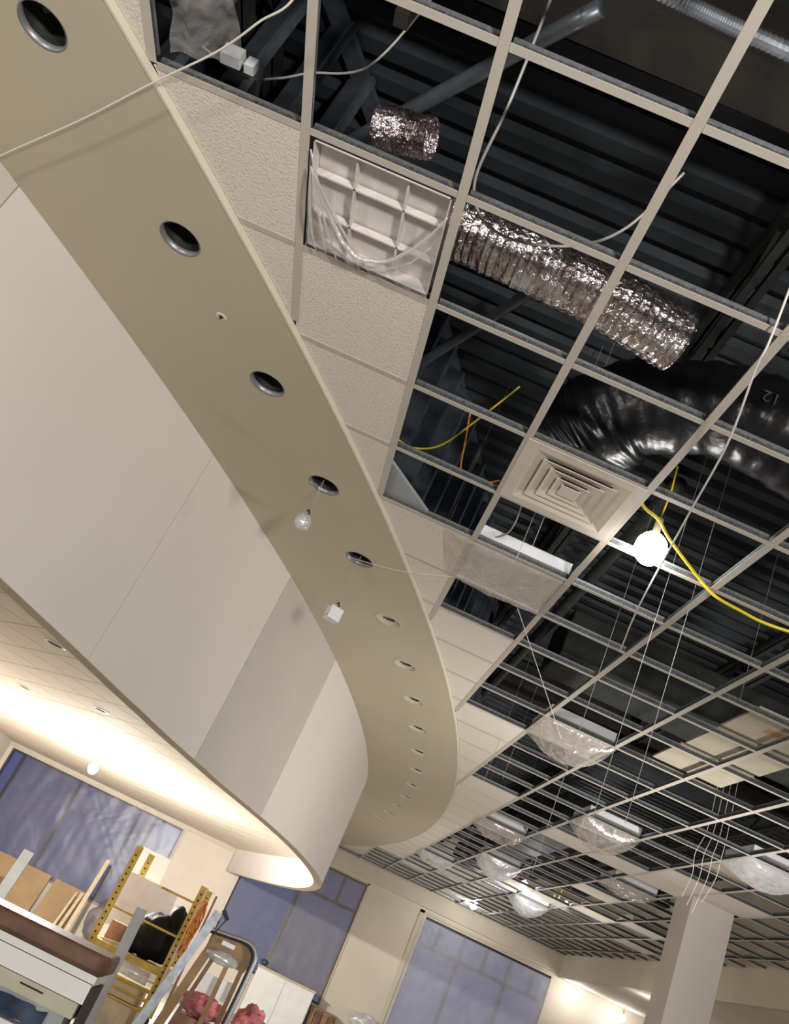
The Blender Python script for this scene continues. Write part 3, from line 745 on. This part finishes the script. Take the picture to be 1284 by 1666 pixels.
# clear film hanging inside the leftmost open cell
def lf(u, v):
    return (.06 + .25 * u * (1 - .6 * v) + .05 * v, .56 - .5 * v, ZC + .03 + .10 * u + .03 * nz(u * 4, v * 5))
tag(MB().grid(lf, 14, 20).build('plastic_film', 'film_clear', None, True), 'strip of clear plastic film in the leftmost open cell', 'plastic film')
tag(MB().box((.14, .66, ZC + .24), (.22, .71, ZC + .30)).box((.24, .67, ZC + .24), (.28, .71, ZC + .29)).build('junction_box', 'white_metal'), 'white junction box in the leftmost open cell', 'junction box')

# ---------------------------------------------------------------- cables and wires
cable('white_cable', [(-.87, 1.48, 3.90), (-.77, 1.36, 3.90), (-.31, .95, 3.90), (.06, .60, 3.90), (.32, .36, 3.90), (.47, .19, 3.90), (.59, .05, 3.91), (.62, -.2, 4.02)], .004, 'cable_white', 'straight white cable slung under the soffit at top left', 'cable')
cable('data_cable', [(.02, .74, 4.3), (.21, .78, 4.28), (.37, .70, 4.26), (.49, .63, 4.27), (.71, .52, 4.3), (.85, .30, 4.5)], .005, 'wire', 'grey cable looping through the leftmost open cells', 'cable')
cable('data_cable', [(1.22, .2, 4.7), (1.24, .42, 4.3), (1.22, .68, 4.16), (1.30, .82, 4.13), (1.45, .86, 4.14), (1.66, .79, 4.17), (1.80, .66, 4.22), (1.9, .5, 4.4)], .006, 'wire', 'thin cable drooping across the cell above the long silver duct', 'cable')
cable('white_cable', [(2.33, .3, 4.25), (2.39, .59, 3.95), (2.41, .72, 3.90), (2.51, 1.12, 3.86), (2.61, 1.71, 3.86), (2.80, 2.78, 3.89), (2.95, 3.46, 3.93), (3.05, 3.9, 4.1)], .0045, 'cable_white', 'long white cable curving down past the lit bulb at right', 'cable')
cable('extension_cord', [(2.40, 2.0, 4.12), (2.49, 2.08, 4.06), (2.59, 2.11, 4.04), (2.70, 2.22, 4.03), (2.92, 2.39, 4.01), (3.03, 2.43, 3.972), (3.10, 2.44, 3.955), (3.22, 2.46, 3.955), (3.35, 2.475, 3.955), (3.49, 2.45, 3.955), (3.75, 2.40, 3.97)], .009, 'cord_yellow', 'yellow extension cord lying across the grid beside the bulb', 'cord')
cable('extension_cord', [(1.15, 2.84, 4.28), (1.28, 2.84, 4.26), (1.43, 2.72, 4.28), (1.57, 2.40, 4.34), (1.70, 2.2, 4.5)], .006, 'cord_yellow', 'looped orange yellow wire in the cell beside the soffit studs', 'cord')
cable('extension_cord', [(1.50, 2.40, 4.42), (1.55, 2.55, 4.28), (1.60, 2.80, 4.22), (1.70, 2.92, 4.26), (1.83, 2.91, 4.34)], .006, 'cord_orange', 'drooping orange wire crossing the yellow loop by the studs', 'cord')
cable('flex_wire', [(1.86, 2.5, 4.6), (1.98, 2.72, 4.2), (2.0, 2.95, 4.08), (1.92, 3.1, 4.06)], .005, 'wire', 'short curled grey wire beside the diffuser corner', 'wire')
HW = [(2.83, 3.3, ZD, 2.45, 'long thin hanger wire dropping below the grid, left of the long three'), (2.90, 2.74, ZD, 2.70, 'long thin hanger wire dropping below the grid, middle of the long three'), (3.06, 2.76, ZD, 2.76, 'long thin hanger wire dropping below the grid, right of the long three'),
      (3.81, 3.63, ZD, 4.0, 'hanger wire behind the yellow cord at far right'), (3.08, 6.56, ZD, 3.62, 'right one of two wires hanging near the soffit curve'), (2.93, 6.6, ZD, 3.55, 'left one of two wires hanging near the soffit curve'),
      (2.07, 2.64, ZD, 3.78, 'left wire of the pair crossing the diffuser'), (2.11, 2.48, ZD, 3.76, 'right wire of the pair crossing the diffuser'), (1.65, 3.43, ZD, 4.0, 'wire hanging left of the white light housing'),
      (3.6, 10.5, ZD, 3.4, 'wire dangling in front of the soffit end tiles'), (4.0, 11.6, ZD, 3.3, 'left wire dangling over the far bagged lights'), (4.25, 11.3, ZD, 3.45, 'right wire dangling over the far bagged lights')]
for x, y, za, zb, lab in HW:
    dx = .02 * nz(x * 9, y)
    tag(MB().tube([(x, y, za), (x + dx * .3, y, (za + zb) / 2), (x + dx, y + dx, zb)], .0017, 6).build('hanger_wire', 'wire'), lab, 'wire', 'ceiling hanger wires')
for k, lab in enumerate(['leftmost strand of the loose wires before the column', 'second strand of the loose wires before the column', 'third strand of the loose wires before the column', 'rightmost strand of the loose wires before the column']):
    x, y = 5.24 + .045 * k, 7.28 - .05 * k
    tag(MB().tube(spline([(x - .02, y, ZD), (x + .03, y, 4.3), (x - .03 + .02 * k, y, 3.95), (x + .01 * k, y + .02, 3.75), (x - .05, y, 3.5 - .06 * (k % 3))], 6), .0028, 6).build('hanger_wire', 'cable_white'), lab, 'wire', 'loose wires before the column')
# slanting tie wire across the mid ceiling
cable('tie_wire', [(2.28, 3.66, ZC - .01), (2.9, 4.9, ZC - .06), (3.42, 5.92, ZC - .12)], .003, 'cable_white', 'straight thin wire slanting from bagged light to mid ceiling bag', 'wire')
cable('tie_wire', [(1.15, 4.03, ZR - .008), (1.5, 3.85, ZR - .02), (1.85, 3.62, ZC - .02)], .0022, 'cable_white', 'thin wire from the fifth soffit opening to the bagged light', 'wire')

# ---------------------------------------------------------------- bare work bulbs
def work_bulb(loc, label, power, r=.055, drop=.35, color=(1, .97, .92)):
    o = thing('work_bulb', label, 'bulb', loc, group='bare work bulbs')
    MB().ball((0, 0, 0), r, 18, 12, (1, 1, 1.1)).build('bulb', 'bulb', o, True)
    MB().tube([(0, 0, r * 1.05), (0, 0, r * 2.2)], .02, 12).build('socket', 'socket', o)
    MB().tube([(0, 0, r * 2.2), (.01, 0, r * 2.2 + drop * .5), (0, 0, r * 2.2 + drop)], .005, 6).build('cord', 'cord_yellow', o)
    l = lamp('bulb_light', (0, 0, -r * 1.6), power, color, r * .8); l.parent = o
work_bulb((2.66, 2.36, ZC + .03), 'bright bare bulb hanging beside the yellow cord', 7, .085)
work_bulb((5.43, 14.7, ZC + .09), 'bright bare bulb hanging above the far bagged lights', 30, .075)
work_bulb((5.66, 19.6, ZC + .0), 'bright bare bulb at the far wall edge of the grid', 34, .085)
work_bulb((8.62, 20.35, 3.36), 'bare bulb in the alcove at the bulkhead corner', 7, .08, .1)
work_bulb((9.70, 20.35, 3.26), 'bare bulb deeper in the alcove, lowest at bottom right', 7, .08, .1)
work_bulb((8.75, 16.4, 3.3), 'bare bulb under the alcove ceiling beside the column', 6, .07, .15)
work_bulb((-1.85, 13.6, 2.70), 'glaring bare bulb close under the lower ceiling', 1350, .08, .12)
for k, (dx, dy) in enumerate([(0, 0), (.12, .1), (.2, -.12)]):
    work_bulb((5.95 + dx, 14.6 + dy, ZC + .1), ['left', 'middle', 'right'][k] + ' bulb of the small cluster beside the far bagged lights', 2, .03, .2)

# tripod stands of the work lights (outside the picture, last two added for their light)
for i, (p, a, e) in enumerate(WORK):
    d = (Vector(a) - Vector(p)).normalized(); o = thing('unseen_work_stand', ['unseen tripod work light behind the photographer', 'unseen tripod work light on the open floor at right', 'unseen tripod work light added beyond the column to brighten the far soffit', 'unseen tripod work light added behind and left of the photographer to brighten the soffit'][i], 'work light', (p[0], p[1], 0), group='tripod work lights')
    hp = Vector((0, 0, p[2])) - d * .16
    MB().tube([(0, 0, .5), tuple(hp - Vector((0, 0, .02)))], .018, 10).build('pole', 'grey_metal', o)
    for k in range(3):
        t = k * 2 * PI / 3; MB().bar((0, 0, .75), (math.cos(t) * .5, math.sin(t) * .5, .01), .025, .025).build('leg', 'scaffold_yellow', o)
    MB().bar(hp, hp + d * .08, .36, .26).build('lamp_head', 'scaffold_yellow', o)
    MB().bar(hp + d * .082, hp + d * .09, .32, .22).build('lens', 'white_metal', o)

# ================================================================== LOWER LEFT CLUTTER
# service counter
ct_ = thing('service_counter', 'pale service counter with thick dark brown top rail', 'counter', (-.2, 4.0, 0))
pr = MB(); rr_ = [(-1.4, 0), (1.10, 0), (1.14, .02), (1.155, .06), (1.155, .45), (-1.4, .45)]
pr.prism(rr_, 1.06, 1.165); o = pr.build('counter_top', 'walnut', ct_); bv = o.modifiers.new('edge', 'BEVEL'); bv.width = .022; bv.segments = 3; bv.limit_method = 'ANGLE'
MB().box((-1.4, .03, 1.015), (1.13, .43, 1.055)).build('top_panel', 'counter_white', ct_)
MB().box((-1.4, .05, .905), (1.12, .43, 1.008)).build('upper_panel', 'counter_white', ct_)
MB().box((-1.4, .06, .82), (1.10, .43, .90)).build('lower_panel', 'counter_cream', ct_)
MB().box((-1.4, .10, .70), (1.06, .43, .815)).build('kick_recess', 'grey_board', ct_)
MB().box((-1.4, .04, 0.02), (1.02, .43, .69)).build('body', 'counter_white', ct_)
MB().box((.76, .052, .868), (.90, .0595, .876)).build('slot', 'hole', ct_)
MB().box((1.122, .06, .72), (1.135, .44, 1.0)).build('end_strip', 'black_can', ct_)
tag(MB().grid(lambda u, v: (.35 + .42 * u, 4.075 + .03 * math.sin(u * 9) * v, .70 + .10 * v + .02 * nz(u * 5, v * 4)), 14, 8).build('rag', 'navy', None, True), 'dark blue cloth stuffed in the counter recess', 'cloth')

# scaffold
sc_ = thing('baker_scaffold', 'yellow baker scaffold with perforated uprights', 'scaffold', (.27, 11.0, 0))
def up_(x, y, z1, seg=None):
    o = MB().box((x - .042, y - .03, .12), (x + .042, y + .03, z1)).build('upright', 'scaffold_yellow', sc_)
    h = MB()
    z = .2
    while z < z1 - .05:
        h.add([(x - .011, y - .0305, z - .012), (x + .011, y - .0305, z - .012), (x + .011, y - .0305, z + .012), (x - .011, y - .0305, z + .012)], [(0, 1, 2, 3)]); z += .08
    h.build('punched_holes', 'hole', o)
up_(-.48, 0, 1.92); up_(.49, 0, 1.82); up_(-.48, 1.4, 1.92); up_(.49, 1.4, 1.82)
for z, a, b in ((1.60, .0, .47), (1.17, -.46, .47), (.50, -.46, .47), (.29, -.46, .47), (.40, -.46, .47)):
    MB().tube([(a, 0, z), (b, 0, z)], .014, 8).build('rung', 'scaffold_yellow', sc_); MB().tube([(-.46, 1.4, z), (.47, 1.4, z)], .014, 8).build('rung', 'scaffold_yellow', sc_)
for y in (0, 1.4): MB().box((-.46, y - .02, .70), (.47, y + .02, .78)).build('platform_beam', 'scaffold_yellow', sc_)
for x in (-.48, .49): MB().bar((x, 0, .74), (x, 1.4, .74), .04, .07).build('side_rail', 'scaffold_yellow', sc_)
MB().box((-.44, .03, .755), (.45, 1.37, .775)).build('platform', 'pine', sc_)
for x, y in ((-.48, 0), (.49, 0), (-.48, 1.4), (.49, 1.4)): MB().ball((x, y, .062), .06, 14, 8, (.5, 1, 1)).build('caster', 'black_can', sc_, True)
# rubbish bag on the platform
def bw(d): return 1 + .20 * nz(d.x * 2.2 + 3, d.y * 2.2, d.z * 2.2) + .07 * nz(d.x * 7, d.y * 7, d.z * 7)
mb = MB().ball((.48, 11.32, 1.06), .30, 26, 16, (1.05, .7, .95), bw); mb.ball((.60, 11.30, 1.30), .17, 18, 12, (.8, .7, 1.15), bw); mb.ball((.30, 11.3, .92), .2, 18, 12, (1, .7, .7), bw)
tag(mb.build('rubbish_bag', 'bag_black', None, True), 'black rubbish bag slumped on the scaffold platform', 'bag')
# roll of film, boxes on the scaffold
tag(MB().tube([(.12, 11.15, .62), (.62, 11.2, .60)], .075, 18).build('film_roll', 'film_bright', None, True), 'rolled clear plastic under the scaffold platform', 'roll')
tag(MB().box((-.05, 11.12, .30), (.66, 11.5, .47)).build('carton', 'cardboard'), 'pale pink printed carton low inside the scaffold', 'box')
tag(MB().box((-.12, 11.1, 0), (.68, 11.55, .28)).build('carton', 'pine'), 'large pale carton on the floor under the scaffold', 'box')
tag(MB().box((-.14, 11.35, .78), (.12, 11.6, 1.02)).build('carton', 'brown_box'), 'small brown carton on the scaffold platform behind the grey post', 'box')
tag(MB().add([(-.17, 11.08, .80), (.16, 11.06, .84), (.12, 11.06, .72), (-.17, 11.12, .80), (.16, 11.10, .84), (.12, 11.10, .72)], [(0, 1, 2), (5, 4, 3), (0, 3, 4, 1), (1, 4, 5, 2), (2, 5, 3, 0)]).build('wood_wedge', 'pine'), 'pale wooden wedge at the scaffold left upright', 'wood')
# paper sheet behind the scaffold
def ps(u, v):
    x = -.42 + .82 * u; z = .95 + .66 * v + .05 * math.sin(u * 6) * (1 - v) - .12 * (1 - v) * abs(u - .75) * 2 + .2 * (1 - v) * max(0, .45 - u)
    return (x, 12.2 + .03 * nz(x * 3, z * 3), z)
tag(MB().grid(ps, 24, 20).build('paper_sheet', 'paper', None, True), 'large torn pinkish paper sheet hung behind the scaffold', 'paper')
tag(MB().box((-.45, 12.9, 0), (.02, 12.92, 1.98)).build('white_board', 'white_metal'), 'bright white board above the torn paper sheet', 'board')
tag(MB().bar((.29, 10.0, 1.31), (.33, 10.0, .0), .125, .025, (0, 1, 0)).build('grey_plank', 'grey_board'), 'grey plank standing in front of the scaffold', 'plank')
# orange cords hung on the right upright
oc = thing('cord_bundle', 'bundle of orange extension cords hung on the scaffold upright', 'cord', (.87, 10.85, 1.1))
for k in range(7):
    a = k * .9; pts = [(.0 + .03 * math.cos(a + t * 5), .02 * math.sin(a * 2 + t * 4), .56 - .62 * t + .02 * math.sin(a)) for t in [i / 9 for i in range(10)]]
    MB().tube(spline([(p[0] + (.035 * (k - 3) / 3) * math.sin(PI * i / 9), p[1], p[2]) for i, p in enumerate(pts)], 4), .011, 6).build('loop', 'cord_orange', oc, True)
tag(MB().tube([(.80, 10.93, .0), (.805, 10.94, 1.82)], .016, 8).build('wood_pole', 'pine'), 'thin wooden pole at the scaffold right upright', 'pole')
tag(MB().tube([(.98, 10.9, .0), (.95, 10.95, 1.78)], .016, 8).build('wood_pole', 'oak'), 'thin brown pole behind the orange cords', 'pole')

# boards leaning on the far windows
for i, (x0, x1, h, lab) in enumerate([(-4.9, -3.06, .84, 'left tan plywood sheet leaning below the windows'), (-2.94, -2.2, .84, 'right tan plywood sheet leaning below the windows')]):
    mb = MB().add([(x0, 20.35, 0), (x1, 20.35, 0), (x1, 20.70, h), (x0, 20.70, h), (x0, 20.37, 0), (x1, 20.37, 0), (x1, 20.72, h), (x0, 20.72, h)], [(0, 1, 2, 3), (7, 6, 5, 4), (0, 4, 5, 1), (1, 5, 6, 2), (2, 6, 7, 3), (3, 7, 4, 0)])
    tag(mb.build('plywood_sheet', 'plywood'), lab, 'plywood')
tag(MB().bar((-3.18, 17.9, 0), (-3.17, 18.2, 1.14), .22, .03, (0, 1, 0)).build('grey_plank', 'grey_plank'), 'pale grey plank leaning before the plywood', 'plank')
for k, (xa, xb, z, wd, lab) in enumerate([(-2.06, -1.97, 1.62, .09, 'tall pale wooden strip leaning at the window mullion'), (-2.22, -2.14, .82, .07, 'short pale wooden strip beside the plywood'), (-2.34, -2.28, .78, .05, 'shortest thin strip beside the plywood')]):
    tag(MB().bar((xa, 19.8, 0), (xa + .02, 20.3, z), wd, .03, (0, 1, 0)).build('wood_strip', 'pine'), lab, 'wood strip')
tag(MB().box((-4.4, 19.2, .0), (-2.7, 19.5, .09)).build('lumber_stack', 'pine'), 'flat stack of pale trim boards on the floor below plywood', 'lumber')
tag(MB().ball((-1.55, 20.4, .45), .42, 22, 14, (.8, .5, 1.05), lambda d: 1 + .25 * nz(d.x * 2, d.y * 2, d.z * 2.5)).build('plastic_bundle', 'film_window', None, True), 'crumpled plastic bundle on the floor by the windows', 'plastic')
# white base cabinet below the middle window
cb = thing('base_cabinet', 'white two door base cabinet below the middle windows', 'cabinet', (2.58, 20.35, 0))
MB().box((-.67, .02, 0), (.67, .42, 1.05)).build('body', 'counter_white', cb); MB().box((-.69, -.03, 1.05), (.69, .42, 1.085)).build('cabinet_top', 'pine', cb)
for s in (-1, 1): MB().box((min(s * .012, s * .66), 0, .08), (max(s * .012, s * .66), .02, 1.03)).build('door', 'counter_white', cb)
tag(MB().ball((2.0, 20.42, 1.16), .07, 12, 8, (1.2, 1, .9)).build('spray_cap', 'navy', None, True), 'small dark item on the white cabinet corner', 'item')
cr = thing('wooden_crate', 'dark slatted wooden crate beside the white cabinet', 'crate', (3.6, 20.55, 0))
for k in range(4): MB().box((-.28 + .15 * k, -.02, 0), (-.18 + .15 * k, .0, .80)).build('slat', 'walnut' if k % 2 else 'oak', cr)
MB().box((-.30, .0, .74), (.32, .3, .82)).build('rim', 'oak', cr); MB().box((-.28, .02, 0), (.30, .28, .73)).build('body', 'brown_box', cr)
tag(MB().ball((4.45, 20.5, .95), .28, 18, 12, (1.2, .6, .7), lambda d: 1 + .2 * nz(d.x * 2, d.y * 2, d.z * 3)).build('plastic_bundle', 'film_bright', None, True), 'pale plastic heap on the floor right of the crate', 'plastic')

# rounded-frame cart with oak panel
ca = thing('panel_cart', 'cart with rounded dark frame and oak top panel', 'cart', (1.5, 7.0, 0))
fp = spline([(.16, 0, .3), (.19, 0, .9), (.20, 0, 1.30), (.19, 0, 1.44), (.10, 0, 1.505), (-.10, 0, 1.49), (-.24, 0, 1.475)], 8)
MB().tube(fp, .022, 12).build('frame', 'grey_metal', ca, True); MB().tube([(x - .018, y - .012, z - .018) for x, y, z in fp], .013, 10).build('bumper', 'black_can', ca, True)
pp = [(-.24, 1.28), (.16, 1.28), (.175, 1.42), (.10, 1.48), (-.10, 1.47), (-.22, 1.46)]
MB().add([(x, .02, z) for x, z in pp] + [(x, .05, z) for x, z in pp], [tuple(range(6)), tuple(range(11, 5, -1))] + [(i, (i + 1) % 6, 6 + (i + 1) % 6, 6 + i) for i in range(6)]).build('top_panel', 'oak', ca)
MB().box((-.12, -.004, 1.405), (.0, .018, 1.44)).build('handle_slot', 'white_metal', ca)
MB().box((-.02, .03, .3), (.02, .07, 1.28)).build('stile', 'oak', ca); MB().box((.11, .03, .3), (.15, .07, 1.28)).build('stile', 'oak', ca)
MB().box((-.26, .02, .3), (.2, .55, .36)).build('deck', 'oak', ca)
tag(MB().ball((1.44, 6.94, 1.31), .085, 18, 10, (1.7, .5, .6), lambda d: 1 + .3 * nz(d.x * 4, d.y * 4, d.z * 4)).build('plastic_wad', 'film_bright', None, True), 'crumpled clear plastic on the cart panel', 'plastic')
tag(MB().bar((1.34, 7.34, 1.06), (1.62, 7.36, 1.08), .04, .16).build('white_block', 'white_metal'), 'bright white block on the cart shelf', 'box')
tag(MB().box((1.28, 7.2, .36), (1.66, 7.5, .80)).build('carton', 'brown_box'), 'brown carton carrying pink insulation on the cart', 'box')
def iw(d): return 1 + .28 * nz(d.x * 2.3, d.y * 2.3, d.z * 2.3) + .14 * nz(d.x * 6, d.y * 6, d.z * 6) + .07 * nz(d.x * 14, d.y * 14, d.z * 14)
tag(MB().ball((1.46, 7.33, .90), .17, 56, 32, (1.2, .7, .55), iw).build('insulation_batt', 'insulation', None, True), 'pink insulation batt under the white block on the cart', 'insulation')
tag(MB().ball((1.90, 8.0, .88), .15, 56, 32, (1, .7, 1.05), iw).build('insulation_batt', 'insulation', None, True), 'pink insulation tuft right of the cart', 'insulation')
tag(MB().box((1.72, 7.85, 0), (2.1, 8.2, .74)).build('carton', 'cardboard'), 'tan carton under the right pink insulation tuft', 'box')
# planks leaning left of the cart
tag(MB().bar((.92, 6.80, .0), (1.25, 6.90, 1.62), .075, .03, (0, 1, 0)).build('steel_track', 'galv'), 'long pale metal stud leaning left of the cart', 'metal stud')
tag(MB().bar((1.08, 6.83, .0), (1.30, 6.93, 1.30), .075, .05, (0, 1, 0)).build('wood_plank', 'oak'), 'brown plank leaning left of the cart', 'plank')
tag(MB().bar((1.17, 6.85, .0), (1.37, 6.95, 1.29), .035, .04, (0, 1, 0)).build('wood_plank', 'walnut'), 'narrow dark plank leaning against the cart', 'plank')
hd = thing('hand_tool', 'black tool head on a thin rod beside the cart', 'tool', (1.31, 6.90, 1.45))
MB().bar((-.03, 0, .20), (.035, 0, .14), .035, .06, (0, 1, 0)).build('tool_head', 'black_can', hd); MB().tube([(.02, 0, .13), (-.02, 0, .0)], .006, 6).build('rod', 'black_can', hd)
